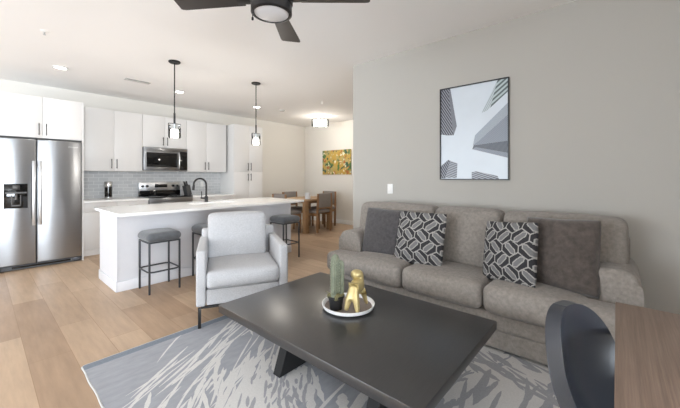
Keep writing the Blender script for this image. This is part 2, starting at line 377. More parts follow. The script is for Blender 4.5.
# ------------------------------------------------------------ kitchen run
def handle(parent, x, y, z0, z1, w=.011):
    return MB().box(x-w/2, x+w/2, y-.032, y-.022, z0, z1, bev=.002).box(x-.004, x+.004, y-.024, y, z0+.015, z0+.025).box(x-.004, x+.004, y-.024, y, z1-.025, z1-.015).build('handle', M['bar'], parent, world=True)
def cabinet(name, label, x0, x1, yf, z0, z1, doors, hz, group='white kitchen cabinets', cat='cabinet', yb=YK-.002):
    # doors: list of (x0, x1, z0, z1, handle_x or None)
    t = thing(name, label, cat, ((x0+x1)/2, yb, z0), 0, group)
    solid('body', M['cab_in'], t, x0, x1, yf+.021, yb, z0, z1)
    for (a, b, c, d, hx, h0, h1) in doors:
        dr = solid('door', M['cab'], t, a+.0015, b-.0015, yf, yf+.02, c+.0015, d-.0015, bev=.0015)
        if hx is not None: handle(dr, hx, yf, h0, h1)
    return t
def pair(x0, xs, x1, z0, z1, h0, h1, off=.038):
    return [(x0, xs, z0, z1, xs-off, h0, h1), (xs, x1, z0, z1, xs+off, h0, h1)]
t = cabinet('wall_cabinet', 'deep white two-door cabinet directly above the steel refrigerator', .115, 1.040, 6.1, 1.812, 2.392, pair(.115, .601, 1.040, 1.812, 2.392, 1.85, 2.018), None)
MB().box(1.040, 1.058, 6.1, YK-.002, 0, 2.392).build('side_panel', M['cab'], t, False, world=True)
MB().box(.095, .115, 6.1, YK-.002, 0, 2.392).build('side_panel', M['cab'], t, False, world=True)
cabinet('wall_cabinet', 'white two-door wall cabinet between the refrigerator and the microwave', 1.154, 2.012, 6.63, 1.363, 2.428, pair(1.154, 1.570, 2.012, 1.363, 2.428, 1.409, 1.576), None)
cabinet('wall_cabinet', 'short white two-door cabinet right above the microwave', 2.014, 2.808, 6.63, 1.828, 2.428, pair(2.014, 2.402, 2.808, 1.828, 2.428, 1.868, 2.03), None)
cabinet('wall_cabinet', 'white two-door wall cabinet right of the microwave, above the faucet', 2.810, 3.685, 6.63, 1.366, 2.424, pair(2.810, 3.230, 3.685, 1.366, 2.424, 1.409, 1.576), None)
cabinet('pantry_cabinet', 'tall white four-door pantry cabinet at the right end of the kitchen wall', 3.737, 4.495, 6.4, 0.10, 2.438,
        pair(3.737, 4.13, 4.495, 1.372, 2.438, 1.405, 1.58) + pair(3.737, 4.13, 4.495, .10, 1.368, 1.17, 1.335), None, cat='pantry')
solid('toe_kick', M['cab'], bpy.data.objects['pantry_cabinet'], 3.737, 4.495, 6.45, YK-.002, 0, .10)
def base_cab(label, x0, x1, n):
    t = thing('base_cabinet', label, 'cabinet', ((x0+x1)/2, YK-.002, 0), 0, 'white kitchen cabinets')
    solid('body', M['cab_in'], t, x0, x1, 6.36, YK-.002, .10, .847); solid('toe_kick', M['cab'], t, x0, x1, 6.362, YK-.002, 0, .10)
    w = (x1-x0)/n
    for k in range(n):
        a, b = x0+k*w, x0+(k+1)*w
        d = solid('drawer', M['cab'], t, a+.0015, b-.0015, 6.34, 6.36, .70, .845, bev=.0015)
        MB().box((a+b)/2-.07, (a+b)/2+.07, 6.308, 6.318, .765, .776).box((a+b)/2-.06, (a+b)/2-.05, 6.318, 6.34, .766, .775).box((a+b)/2+.05, (a+b)/2+.06, 6.318, 6.34, .766, .775).build('handle', M['bar'], d, world=True)
        d = solid('door', M['cab'], t, a+.0015, b-.0015, 6.34, 6.36, .105, .697, bev=.0015)
        handle(d, b-.05 if k % 2 == 0 else a+.05, 6.34, .52, .66)
base_cab('white base cabinet between the refrigerator and the range', 1.062, 2.02, 2)
base_cab('white base cabinet between the range and the pantry', 2.80, 3.735, 2)
for x0, x1, lb in ((1.060, 2.022, 'white quartz worktop left of the range, under the canister'), (2.798, 3.735, 'white quartz worktop right of the range, under the knife block')):
    tag(place(solid('kitchen_worktop', M['quartz'], None, x0, x1, 6.31, YK-.002, .848, .876, bev=.004), ((x0+x1)/2, 6.65, .848)), lb, 'worktop', 'white quartz worktops')
tag(place(solid('tile_backsplash', M['tile'], None, 1.062, 3.735, YK-.012, YK-.001, .877, 1.362), (2.4, YK-.006, .877)), 'glossy grey subway tile backsplash behind the range', 'backsplash')

# refrigerator
t = thing('refrigerator', 'stainless steel side-by-side refrigerator with water dispenser', 'refrigerator', (.577, 6.5, 0))
solid('body', M['dark_grey'], t, .13, 1.03, 6.14, 6.95, .03, 1.785)
ld = solid('freezer_door', M['steel'], t, .123, .534, 6.07, 6.135, .075, 1.785, bev=.012, seg=3)
rd = solid('refrigerator_door', M['steel'], t, .541, 1.033, 6.07, 6.135, .075, 1.785, bev=.012, seg=3)
for d, x in ((ld, .506), (rd, .570)):
    MB().box(x-.019, x+.019, 6.012, 6.030, .60, 1.487, bev=.006).box(x-.014, x+.014, 6.03, 6.07, .64, .68).box(x-.014, x+.014, 6.03, 6.07, 1.41, 1.45).build('handle', M['steel_light'], d, world=True)
dp = MB().box(.222, .448, 6.063, 6.071, .843, 1.172, bev=.003).build('dispenser', M['gloss_black'], ld, world=True)
m = MB(); m.mi = 0
m.box(.235, .44, 6.060, 6.063, 1.04, 1.062, bev=.0).box(.30, .375, 6.056, 6.063, 1.09, 1.155, bev=.004)
m.box(.29, .385, 6.058, 6.063, .87, .89).box(.29, .30, 6.058, 6.063, .88, 1.02).box(.375, .385, 6.058, 6.063, .88, 1.02)
m.cyl((.338, 6.05, .96), (.338, 6.05, 1.03), .022, .016)
m.build('dispenser_trim', [M['bar']], ld, world=True)
m = MB().box(.123, 1.033, 6.09, 6.14, .012, .07)
m.mi = 1
m.box(.30, .9, 6.086, 6.09, .03, .055); m.mi = 2; m.box(.125, .2, 6.078, 6.09, .01, .068, bev=.004).box(.94, 1.031, 6.078, 6.09, .01, .068, bev=.004)
m.build('toe_grille', [M['dark_grey'], M['gloss_black'], M['gunmetal']], t, world=True)
MB().box(.125, 1.03, 6.1, 6.18, 1.787, 1.803).build('hinge_cover', M['slot'], t, world=True)
for x in (.17, .99): MB().cyl((x, 6.3, 0), (x, 6.3, .035), .022).build('foot', M['dark_grey'], t, world=True)
cu = bpy.data.curves.new('badge', 'FONT'); cu.body = 'Whirlpool'; cu.size = .027; cu.extrude = .0008; cu.align_x = 'RIGHT'
to = bpy.data.objects.new('badge_text', cu); C.objects.link(to); bpy.context.view_layer.update()
me = bpy.data.meshes.new_from_object(to); bpy.data.objects.remove(to)
me.transform(Matrix.Translation((.985-.577, 6.0685-6.5, 1.695)) @ Matrix.Rotation(PI/2, 4, 'X')); me.materials.clear(); me.materials.append(M['logo'])
bo = bpy.data.objects.new('door_badge', me); C.objects.link(bo); bo.parent = rd

# over-the-range microwave
t = thing('microwave', 'stainless steel over-the-range microwave with dark glass door', 'microwave', (2.411, 6.8, 1.384))
solid('body', M['dark_grey'], t, 2.016, 2.806, 6.60, YK-.014, 1.386, 1.822)
d = MB().box(2.016, 2.66, 6.575, 6.60, 1.40, 1.76, bev=.006).build('door', M['steel'], t, world=True)
MB().box(2.06, 2.61, 6.568, 6.576, 1.45, 1.725, bev=.004).build('door_window', M['gloss_black'], d, world=True)
MB().tube([(2.635, 6.575, 1.43), (2.635, 6.545, 1.45), (2.635, 6.535, 1.51), (2.635, 6.532, 1.58), (2.635, 6.535, 1.65), (2.635, 6.545, 1.71), (2.635, 6.575, 1.73)], .013).build('handle', M['steel_light'], d, world=True)
MB().box(2.664, 2.806, 6.577, 6.60, 1.40, 1.76, bev=.003).build('control_panel', M['gloss_black'], t, world=True)
MB().box(2.016, 2.806, 6.572, 6.60, 1.763, 1.822, bev=.004).build('vent_trim', M['steel'], t, world=True)
MB().box(2.016, 2.806, 6.572, 6.60, 1.384, 1.397, bev=.003).build('lower_trim', M['steel'], t, world=True)

# range
t = thing('electric_range', 'stainless steel electric range with knobs on its raised back panel', 'range', (2.41, 6.6, 0))
solid('body', M['steel'], t, 2.026, 2.794, 6.34, 6.93, .05, .875)
MB().box(2.026, 2.794, 6.30, 6.88, .876, .893, bev=.004).build('cooktop', M['gloss_black'], t, world=True)
for bx, by, br in ((2.22, 6.46, .10), (2.60, 6.46, .08), (2.22, 6.72, .075), (2.60, 6.72, .10)):
    MB().lathe([(br-.006, 0), (br-.006, .0012), (br, .0012), (br, 0)], (bx, by, .893)).build('burner_ring', M['dark_grey'], t, world=True)
MB().box(2.03, 2.79, 6.88, 6.92, .88, 1.0, bev=.003).build('backguard_base', M['gloss_black'], t, world=True)
bgd = MB().box(2.03, 2.79, 6.875, 6.95, .99, 1.155, bev=.006).build('backguard', M['steel_light'], t, world=True)
MB().box(2.30, 2.53, 6.868, 6.876, 1.05, 1.115, bev=.002).build('display', M['gloss_black'], bgd, world=True)
for kx in (2.085, 2.165, 2.64, 2.72): MB().cyl((kx, 6.875, 1.08), (kx, 6.845, 1.08), .026, .022).build('knob', M['black'], bgd, world=True)
MB().box(2.026, 2.794, 6.30, 6.34, .80, .874, bev=.004).build('front_trim', M['steel'], t, world=True)
d = MB().box(2.03, 2.79, 6.30, 6.34, .26, .795, bev=.005).build('oven_door', M['steel'], t, world=True)
MB().box(2.12, 2.70, 6.293, 6.301, .36, .66, bev=.003).build('oven_window', M['gloss_black'], d, world=True)
MB().cyl((2.06, 6.265, .745), (2.76, 6.265, .745), .013).cyl((2.10, 6.265, .745), (2.10, 6.30, .745), .009).cyl((2.72, 6.265, .745), (2.72, 6.30, .745), .009).build('handle', M['steel_light'], d, world=True)
MB().box(2.03, 2.79, 6.305, 6.34, .07, .255, bev=.005).build('storage_drawer', M['steel'], t, world=True)
for x in (2.08, 2.74): MB().cyl((x, 6.4, 0), (x, 6.4, .05), .02).build('foot', M['dark_grey'], t, world=True)

# canister and knife block
t = thing('coffee_canister', 'steel canister with dark glass middle on the worktop beside the refrigerator', 'canister', (1.52, 6.78, .876))
MB().lathe([(0, 0), (.058, 0), (.060, .004), (.060, .032), (.056, .036), (0, .036)]).build('base', M['steel_light'], t)
MB().lathe([(0, .036), (.055, .036), (.055, .205), (0, .205)]).build('jar', M['gloss_black'], t)
MB().lathe([(0, .205), (.058, .205), (.060, .21), (.060, .292), (.052, .302), (0, .304)]).build('lid', M['steel_light'], t)
t = thing('knife_block', 'black knife block holding dark-handled knives right of the range', 'knife block', (2.885, 6.72, .876), .2)
sl = Matrix.Rotation(math.radians(-14), 4, 'Y')
MB().box(-.05, .05, -.06, .06, .012, .215, bev=.006, mtx=sl).box(-.055, .06, -.062, .062, 0, .014).build('block', M['slot'], t)
for i in range(5):
    kx, ky = -.03+.03*(i % 3), -.035+.035*(i//2)
    MB().box(kx-.009, kx+.009, ky-.007, ky+.007, .216, .29+.02*(i % 2), bev=.003, mtx=sl).build('knife_handle', M['pot'], t)
t = thing('wall_outlet', 'white outlet plate on the tile backsplash behind the faucet', 'outlet', (3.30, YK-.0125, 1.10))
MB().box(-.036, .036, -.006, 0, -.058, .058, bev=.002).build('plate', M['white_plastic'], t)
for z in (-.024, .024): MB().box(-.016, .016, -.008, -.006, z-.014, z+.014, bev=.001).build('socket', M['trim'], t)

# island
t = thing('kitchen_island', 'white panelled kitchen island with three stools along its front', 'island', (2.235, 4.5, 0))
solid('body', M['island'], t, 1.012, 3.458, 4.138, 4.862, 0, .854)
solid('end_panel', M['island'], t, 1.004, 1.012, 4.130, 4.870, 0, .854)
solid('end_panel', M['island'], t, 3.458, 3.466, 4.130, 4.870, 0, .854)
MB().box(.992, 1.004, 4.118, 4.872, 0, .11, bev=.003).box(1.004, 3.47, 4.118, 4.138, 0, .11, bev=.003).build('plinth_trim', M['island'], t, world=True)
# worktop with a cut-out for the sink
sx0, sx1, sy0, sy1 = 1.95, 2.62, 4.47, 4.64
def rrect(x0, x1, y0, y1, r, n=6):
    p = []
    for cx, cy, a in ((x1-r, y1-r, 0), (x0+r, y1-r, PI/2), (x0+r, y0+r, PI), (x1-r, y0+r, 1.5*PI)):
        p += [(cx+r*math.cos(a+PI/2*k/n), cy+r*math.sin(a+PI/2*k/n)) for k in range(n+1)]
    return p
m = MB()
def slab(z): return [m.bm.verts.new((x, y, z)) for x, y in rrect(.952, 3.53, 3.848, 4.905, .035)], [m.bm.verts.new((x, y, z)) for x, y in rrect(sx0, sx1, 4.38, 4.62, .03)]
lo, hi = slab(.855), slab(.885)
for ring in range(2):
    a, b = lo[ring], hi[ring]
    for i in range(len(a)):
        j = (i+1) % len(a); m.bm.faces.new((a[i], a[j], b[j], b[i]))
for q in (lo, hi):
    o, inn = q; n = len(o)
    for i in range(n): m.bm.faces.new((o[i], o[(i+1) % n], inn[(i+1) % n], inn[i]))
tag(place(m.build('island_worktop', M['quartz'], None, angle=30), (2.24, 4.4, .855)), 'long white quartz worktop on the kitchen island', 'worktop')
m = MB(); zs = .70
m.box(sx0-.01, sx1+.01, 4.37, 4.63, zs-.008, zs).box(sx0-.012, sx0, 4.37, 4.63, zs, .8545).box(sx1, sx1+.012, 4.37, 4.63, zs, .8545).box(sx0, sx1, 4.368, 4.38, zs, .8545).box(sx0, sx1, 4.62, 4.632, zs, .8545)
s = place(m.build('kitchen_sink', M['steel'], None), (2.285, 4.5, zs)); tag(s, 'steel sink set into the island worktop', 'sink')
t = thing('kitchen_faucet', 'matt black gooseneck faucet on the white island', 'faucet', (2.27, 4.667, .885))
MB().lathe([(0, 0), (.03, 0), (.03, .006), (.024, .01), (.024, .085), (.018, .09), (0, .09)]).build('base', M['black'], t)
pts = [(0, 0, .08), (0, 0, .26)] + [(-.095+.095*math.cos(a), 0, .26+.095*math.sin(a)) for a in [PI*k/12 for k in range(1, 12)]] + [(-.19, -.0, .245)]
MB().tube(pts, .0135, 12).build('spout', M['black'], t)
MB().cyl((-.187, 0, .26), (-.196, 0, .185), .016, .019).build('spray_head', M['black'], t)
MB().cyl((0, 0, .06), (-.085, -.01, .066), .013).cyl((-.075, -.01, .066), (-.078, -.015, .165), .007).build('lever', M['black'], t)

# bar stools
def stool():
    t = thing('bar_stool', '', 'stool', (1.365, 3.925, 0), 0, 'bar stools along the island')
    h = .155
    for sx in (-1, 1):
        for sy in (-1, 1): MB().box(sx*h-.009, sx*h+.009, sy*h-.009, sy*h+.009, 0, .555, bev=.002).build('leg', M['gunmetal'], t)
    MB().tube([(x, y, .235) for x, y in rrect(-h-.006, h+.006, -h-.006, h+.006, .06, 5)], .0085, 8, True).build('footrest', M['gunmetal'], t)
    MB().box(-h-.008, h+.008, -h-.008, h+.008, .545, .56).build('seat_frame', M['gunmetal'], t)
    MB().soft(-.178, .178, -.178, .178, .558, .652, .045, (.004, .004, .012), 14).build('seat', M['stool_fab'], t)
    return t
s0 = stool(); s0['label'] = 'charcoal upholstered bar stool nearest the refrigerator end of the island'
copy_thing(s0, (1.965, 3.925, 0), None, 'bar stool mostly hidden behind the left side of the pale grey armchair')
copy_thing(s0, (3.175, 3.925, 0), None, 'charcoal bar stool at the dining end of the island, right of the armchair')

# ------------------------------------------------------------ ceiling fixtures
def lamp(name, kind, loc, power, col, radius=.05):
    l = bpy.data.lights.new(name, kind); l.energy = power; l.color = col; l.shadow_soft_size = radius
    o = bpy.data.objects.new(name, l); C.objects.link(o); return o
def pendant(x, y, label):
    t = thing('pendant_lamp', label, 'pendant lamp', (x, y, H), 0, 'pendant lamps over the island')
    MB().lathe([(0, 0), (.07, 0), (.07, -.012), (.062, -.02), (0, -.02)]).build('canopy', M['black'], t)
    MB().cyl((0, 0, -.02), (0, 0, -.68), .007).cyl((0, 0, -.66), (0, 0, -.80), .012).build('rod', M['black'], t)
    zt, zb, R = -.795, -.975, .073
    MB().box(-R, R, -.009, .009, zt-.003, zt+.004).build('cross_bar', M['black'], t)
    for sg in (-1, 1): MB().box(sg*R-.002, sg*R+.003, -.008, .008, zb+.005, zt-.003).build('side_strap', M['black'], t)
    MB().lathe([(R-.004, zt-.004), (R-.004, zb)]).build('glass_shade', M['glass'], t)
    MB().lathe([(0, zt-.070), (.040, zt-.075), (.046, zt-.09), (.046, zb+.02), (.042, zb+.008), (0, zb+.005)]).build('inner_diffuser', M['bulb'], t)
    MB().cyl((0, 0, zt-.072), (0, 0, zt-.003), .018).build('socket', M['steel_light'], t)
    l = lamp('pendant_glow', 'POINT', None, 8.5, (1, .93, .84), .06); l.parent = t; l.location = (0, 0, zb-.05)
    return t
pendant(1.653, 4.253, 'black rod pendant lamp with glass cylinder hanging in front of the microwave cabinet')
pendant(2.878, 4.27, 'black rod pendant lamp with glass cylinder hanging in front of the tall pantry')
for x, y, lb in ((.733, 5.645, 'recessed ceiling downlight in front of the refrigerator'), (2.299, 5.711, 'recessed ceiling downlight in front of the microwave cabinet'), (3.886, 5.74, 'recessed ceiling downlight nearest the pantry')):
    t = thing('ceiling_downlight', lb, 'downlight', (x, y, H), 0, 'recessed kitchen downlights')
    MB().lathe([(.062, -.001), (.085, -.001), (.085, -.006), (.066, -.010), (.062, -.006)]).build('trim_ring', M['white_plastic'], t)
    MB().lathe([(0, -.004), (.063, -.004)]).build('lens', M['downlight'], t)
    l = lamp('downlight_beam', 'SPOT', None, 4, (1, .96, .9), .06); l.data.spot_size = 1.5; l.data.spot_blend = .8; l.parent = t; l.location = (0, 0, -.03)
t = thing('ceiling_vent', 'white rectangular air supply vent in the kitchen ceiling', 'vent', (1.62, 5.55, H))
MB().box(-.17, .17, -.06, .06, -.008, -.001, bev=.003).build('frame', M['vent'], t)
for k in range(5): MB().box(-.15, .15, -.045+.02*k, -.038+.02*k, -.012, -.008).build('slat', M['gunmetal'] if k < 1 else M['vent'], t)
for x, y, lb in ((.442, 4.347, 'small fire sprinkler head in the ceiling at upper left'), (4.473, 4.382, 'small fire sprinkler head in the ceiling near the dining lamp')):
    t = thing('fire_sprinkler', lb, 'sprinkler', (x, y, H), 0, 'ceiling sprinkler heads')
    MB().lathe([(0, -.001), (.034, -.001), (.034, -.004), (.012, -.01), (0, -.01)]).build('plate', M['white_plastic'], t)
    MB().cyl((0, 0, -.01), (0, 0, -.037), .006).cyl((0, 0, -.036), (0, 0, -.039), .012).build('head', M['steel_light'], t)
t = thing('smoke_detector', 'round pale detector on the ceiling between pantry and dining lamp', 'detector', (4.431, 5.578, H))
MB().lathe([(0, -.001), (.065, -.001), (.065, -.012), (.055, -.028), (0, -.03)]).build('shell', M['vent'], t)

# dining ceiling lamp
t = thing('dining_ceiling_lamp', 'semi-flush drum ceiling lamp over the dining table', 'ceiling lamp', (5.50, 5.45, H))
MB().lathe([(0, 0), (.065, 0), (.065, -.02), (0, -.022)]).build('canopy', M['black'], t)
MB().cyl((0, 0, -.02), (0, 0, -.10), .009).build('rod', M['black'], t)
m = MB()
for z in (-.095, -.105): pass
m.lathe([(.200, -.085), (.206, -.085), (.206, -.097), (.200, -.097)]).lathe([(.200, -.235), (.206, -.235), (.206, -.247), (.200, -.247)])
for k in range(4):
    a = PI/4+k*PI/2; m.cyl((.203*math.cos(a), .203*math.sin(a), -.09), (.203*math.cos(a), .203*math.sin(a), -.24), .006)
m.box(-.2, .2, -.006, .006, -.096, -.088).box(-.006, .006, -.2, .2, -.096, -.088)
m.build('drum_frame', M['black'], t)
MB().lathe([(.196, -.095), (.196, -.24)]).build('glass_shade', M['glass'], t)
MB().lathe([(0, -.10), (.15, -.10), (.165, -.11), (.165, -.225), (.15, -.235), (0, -.235)]).build('inner_diffuser', M['bulb'], t)
l = lamp('dining_glow', 'POINT', None, 12, (1, .92, .80), .15); l.parent = t; l.location = (0, 0, -.30)
l = lamp('dining_uplight', 'POINT', None, 6.0, (1, .95, .86), .05); l.parent = t; l.location = (0, 0, -.055)

# ceiling fan
t = thing('ceiling_fan', 'dark four-blade ceiling fan with round frosted light', 'ceiling fan', (1.285, 1.727, H))
MB().lathe([(0, 0), (.075, 0), (.075, -.03), (.05, -.07), (0, -.07)]).build('canopy', M['fan_body'], t)
MB().cyl((0, 0, -.06), (0, 0, -.20), .014).build('downrod', M['fan_body'], t)
MB().lathe([(0, -.18), (.06, -.185), (.125, -.215), (.14, -.25), (.14, -.315), (.125, -.325), (0, -.325)], seg=40).build('motor_housing', M['fan_body'], t)
lk = MB().lathe([(.0, -.325), (.128, -.325), (.134, -.335), (.134, -.385), (.116, -.392), (.112, -.380), (0, -.380)], seg=40).build('light_kit', M['fan_body'], t)
o = MB().lathe([(.1135, -.3795), (.112, -.386), (.09, -.391), (0, -.394)], seg=40).build('light_lens', M['diffuser'], lk)
MB().cyl((-.10, .07, -.38), (-.10, .07, -.42), .003).lathe([(0, -.445), (.007, -.44), (.007, -.425), (0, -.42)], (-.10, .07, 0)).build('pull_chain', M['fan_body'], lk)
for k in range(4):
    R = Matrix.Rotation(.673+k*PI/2, 4, 'Z') @ Matrix.Translation((0, 0, -.29)) @ Matrix.Rotation(math.radians(7), 4, 'X')
    m = MB(); m.prism([(.19, -.055), (.62, -.083), (.645, -.081), (.655, -.072), (.655, .072), (.645, .081), (.62, .083), (.19, .055)], -.004, .004, bev=.002, seg=1)
    bmesh.ops.transform(m.bm, matrix=R, verts=m.bm.verts); b = m.build('blade', M['fan_blade'], t)
    m = MB().box(.12, .235, -.03, .03, -.012, -.004, bev=.003); bmesh.ops.transform(m.bm, matrix=R, verts=m.bm.verts); m.build('blade_iron', M['fan_body'], b)

# ------------------------------------------------------------ dining corner
t = thing('dining_table', 'wooden dining table with rounded corners under the drum lamp', 'table', (5.19, 5.585, 0))
MB().prism([(x, y) for x, y in rrect(-.54, .54, -.465, .465, .26, 10)], .722, .757, bev=.006).build('tabletop', M['oak_top'], t)
for sx in (-1, 1):
    for sy in (-1, 1): MB().box(sx*.385-.06, sx*.385+.06, sy*.375-.045, sy*.375+.045, 0, .721, bev=.006).build('leg', M['oak'], t)
MB().box(-.35, .35, -.35, .35, .655, .7215, bev=.003).build('apron', M['oak'], t)
t = thing('candle_cup', 'small pale cup standing on the dining table', 'cup', (4.93, 5.28, .7575))
MB().lathe([(0, 0), (.055, 0), (.062, .006), (.068, .14), (.062, .14), (.056, .012), (0, .012)]).build('cup_body', M['ceramic'], t)
MB().lathe([(0, .012), (.055, .012), (.06, .11), (0, .11)]).build('wax', M['white_plastic'], t)
def dchair(label, loc, rz):
    t = thing('dining_chair', label, 'chair', loc, rz, 'chairs around the dining table')   # faces +y in its own frame
    w = .215
    for sx in (-1, 1):
        MB().prism([(-.215, 0), (-.170, 0), (-.180, .45), (-.205, .88), (-.235, .88), (-.220, .45)], sx*w-.020, sx*w+.020, 'X', bev=.003, seg=1).build('rear_post', M['oak_dark'], t)
        MB().prism([(.165, 0), (.205, 0), (.215, .43), (.165, .43)], sx*w-.020, sx*w+.020, 'X', bev=.003, seg=1).build('leg', M['oak_dark'], t)
        MB().box(sx*w-.012, sx*w+.012, -.18, .17, .37, .43).build('side_rail', M['oak_dark'], t)
    MB().box(-w, w, .175, .2, .37, .43).build('front_rail', M['oak_dark'], t)
    MB().soft(-.245, .245, -.19, .235, .432, .50, .03, (0, 0, .012), 10).build('seat', M['din_fab'], t)
    MB().soft(-w+.022, w-.022, -.235, -.190, .56, .885, .02, (0, .008, 0), 10).build('backrest', M['din_fab'], t)
    for z in (.84, .535): MB().box(-w+.02, w-.02, -.222, -.200, z, z+.033, bev=.004).build('back_rail', M['oak_dark'], t)
    return t
c0 = dchair('dining chair with its grey padded back to the living room, nearest the sofa', (5.225, 5.25, 0), .0)
copy_thing(c0, (5.86, 5.68, 0), PI/2, 'dining chair at the end of the table by the wall with the mustard canvas')
copy_thing(c0, (5.22, 6.04, 0), PI, 'dining chair on the far side of the table, facing the living room')
copy_thing(c0, (4.58, 5.585, 0), -PI/2, 'dining chair at the end of the table closest to the island')
t = thing('floral_canvas', 'square mustard and green abstract canvas on the dining wall', 'painting', (XD-.001, 5.727, 1.32))
MB().box(-.03, 0, -.512, .512, 0, .665, bev=.003).build('canvas', M['floral'], t)
t = thing('wall_outlet', 'white outlet plate low on the dining wall behind the chairs', 'outlet', (XD-.0005, 5.80, .42))
MB().box(-.006, 0, -.036, .036, -.058, .058, bev=.002).build('plate', M['white_plastic'], t)
for z in (-.024, .024): MB().box(-.008, -.006, -.016, .016, z-.014, z+.014, bev=.001).build('socket', M['trim'], t)

# ------------------------------------------------------------ living room: rug, coffee table
RX0, RX1, RY0, RY1 = .447, 2.90, -.45, 2.685
t = thing('area_rug', 'grey area rug with pale branch pattern under the coffee table', 'rug', (0, 0, 0))
m = MB().box(RX0+.01, RX1-.01, RY0, RY1-.075, .001, .010)
rg = random.Random(11)
def stroke(x, y, ang, ln, w, mi, z, rough=.35, seg=9):
    # one tapered, slightly ragged woven stroke lying in the pile; (x, y) is its middle
    ang = math.radians(ang); curve = rg.uniform(-.35, .35); px, py = x-math.cos(ang)*ln/2, y-math.sin(ang)*ln/2; L, Rr = [], []
    for k in range(seg+1):
        f = k/seg; a = ang+curve*(f-.5); h = w/2*(math.sin(PI*min(1, max(0, .06+.88*f)))**.55)*(1+rg.uniform(-rough, rough))
        if k in (0, seg): h *= .35
        L.append((px-math.sin(a)*h, py+math.cos(a)*h)); Rr.append((px+math.sin(a)*h, py-math.cos(a)*h))
        px += math.cos(a)*ln/seg; py += math.sin(a)*ln/seg
    ok = lambda p: (min(max(p[0], RX0+.012), RX1-.012), min(max(p[1], RY0+.002), RY1-.077), z)
    L = [m.bm.verts.new(ok(p)) for p in L]; Rr = [m.bm.verts.new(ok(p)) for p in Rr]
    for k in range(seg): m.bm.faces.new((Rr[k], Rr[k+1], L[k+1], L[k])).material_index = mi
ga = rg.gauss
def near(cx, cy, s1, s2, rot):
    a, b = ga(0, s1), ga(0, s2); c, d = math.cos(rot), math.sin(rot); return cx+a*c-b*d, cy+a*d+b*c
for k in range(34):                                        # long thin branches running to the far edge
    f = rg.random(); stroke(.62+.85*f+ga(0, .06), 1.98+.42*f+ga(0, .10), 31+ga(0, 7), rg.uniform(.2, .62), rg.uniform(.009, .020), 1, .01015+k*2e-6)
for k in range(85):                                        # branches gathering towards the pale middle
    x, y = near(.92, 1.68, .27, .17, .65); stroke(x, y, 38+ga(0, 11), rg.uniform(.16, .46), rg.uniform(.012, .028), 1, .01025+k*2e-6)
for k in range(75):                                        # the pale middle itself
    x, y = near(1.20, 1.50, .17, .11, .9); stroke(x, y, 48+ga(0, 16), rg.uniform(.14, .34), rg.uniform(.03, .06), 1, .0104+k*2e-6)
for k in range(58):
    x, y = near(1.16, 1.48, .17, .12, .9); stroke(x, y, 48+ga(0, 10), rg.uniform(.05, .15), rg.uniform(.012, .026), 2, .0106+k*2e-6, .2, 6)
for k in range(60):                                        # lower part beneath the table
    stroke(rg.uniform(.55, 1.7), rg.uniform(.1, 1.25), 12+ga(0, 14), rg.uniform(.2, .55), rg.uniform(.012, .034), 1, .0102+k*2e-6)
for k in range(110):                                       # pale end towards the sofa
    x, y = near(2.2, .50, .34, .36, 0); stroke(x, y, -8+ga(0, 16), rg.uniform(.25, .55), rg.uniform(.06, .12), 1, .0103+k*2e-6)
for k in range(62):
    x, y = near(2.12, .48, .30, .32, 0); stroke(x, y, (-10 if x < 2.12 else 58)+ga(0, 13), rg.uniform(.10, .42), rg.uniform(.018, .045), 2, .0106+k*2e-6, .25)
for k in range(60):
    stroke(rg.uniform(1.5, 2.7), rg.uniform(1.0, 2.5), 40+ga(0, 15), rg.uniform(.2, .5), rg.uniform(.012, .03), 1, .0102+k*2e-6)
m.build('pile', [M['rug'], M['rug_pale'], M['rug_taupe']], t, False, world=True)
solid('edge_band', M['rug_band'], t, RX0+.01, RX1-.01, RY1-.075, RY1-.008, .001, .011)
m = MB()
pts = []
n = 60
for k in range(n+1): pts.append((RX0+.006+.0025*math.sin(k*1.1), RY0+(RY1-RY0-.02)*k/n, .006))
for k in range(n+1): pts.append((RX0+.02+(RX1-RX0-.03)*k/n, RY1-.006+.001*math.sin(k*2.1), .006))
m.tube(pts, .006, 6); m.build('binding', M['rug_bind'], t)

zt = .42
t = thing('coffee_table', 'large low black rectangular coffee table on the grey rug', 'coffee table', (1.535, 1.264, .010))
solid('tabletop', M['ctable'], t, 1.053, 2.016, .533, 1.995, zt-.05, zt, bev=.003)
for y in (.91, 1.621):
    MB().prism([(1.242, .011), (1.83, .011), (1.70, zt-.0505), (1.372, zt-.0505)], y-.035, y+.035, 'Y', bev=.003, seg=1).build('leg', M['ctable_leg'], t, world=True)
MB().box(1.45, 1.62, .95, 1.58, zt-.115, zt-.052, bev=.003).build('stretcher', M['ctable_leg'], t, world=True)

tc_ = (1.590, 1.318, zt)
t = thing('round_tray', 'round tray with white rim on the black coffee table', 'tray', tc_)
MB().lathe([(0, .001), (.135, .001), (.165, .012), (.172, .032), (.166, .033), (.158, .016), (.150, .012)], seg=48).build('rim', M['tray_rim'], t)
MB().lathe([(0, .0035), (.13, .0035), (.153, .0135), (.150, .0145), (.125, .010), (0, .0095)], seg=48).build('tray_bed', M['tray_in'], t)
zb = zt+.0105
t = thing('potted_cactus', 'ribbed columnar cactus in a small black pot on the tray', 'cactus', (1.50, 1.345, zb))
MB().lathe([(0, 0), (.036, 0), (.040, .004), (.048, .075), (.052, .078), (.052, .088), (.045, .088), (.043, .07), (0, .07)]).build('pot', M['pot'], t)
MB().soft(-.044, .044, -.044, .044, .066, .100, .016, (0, 0, .006), 10, fn=lambda w: w+Vector((0, 0, .006*math.sin(90*w.x)*math.sin(80*w.y)))).build('moss', M['moss'], t)
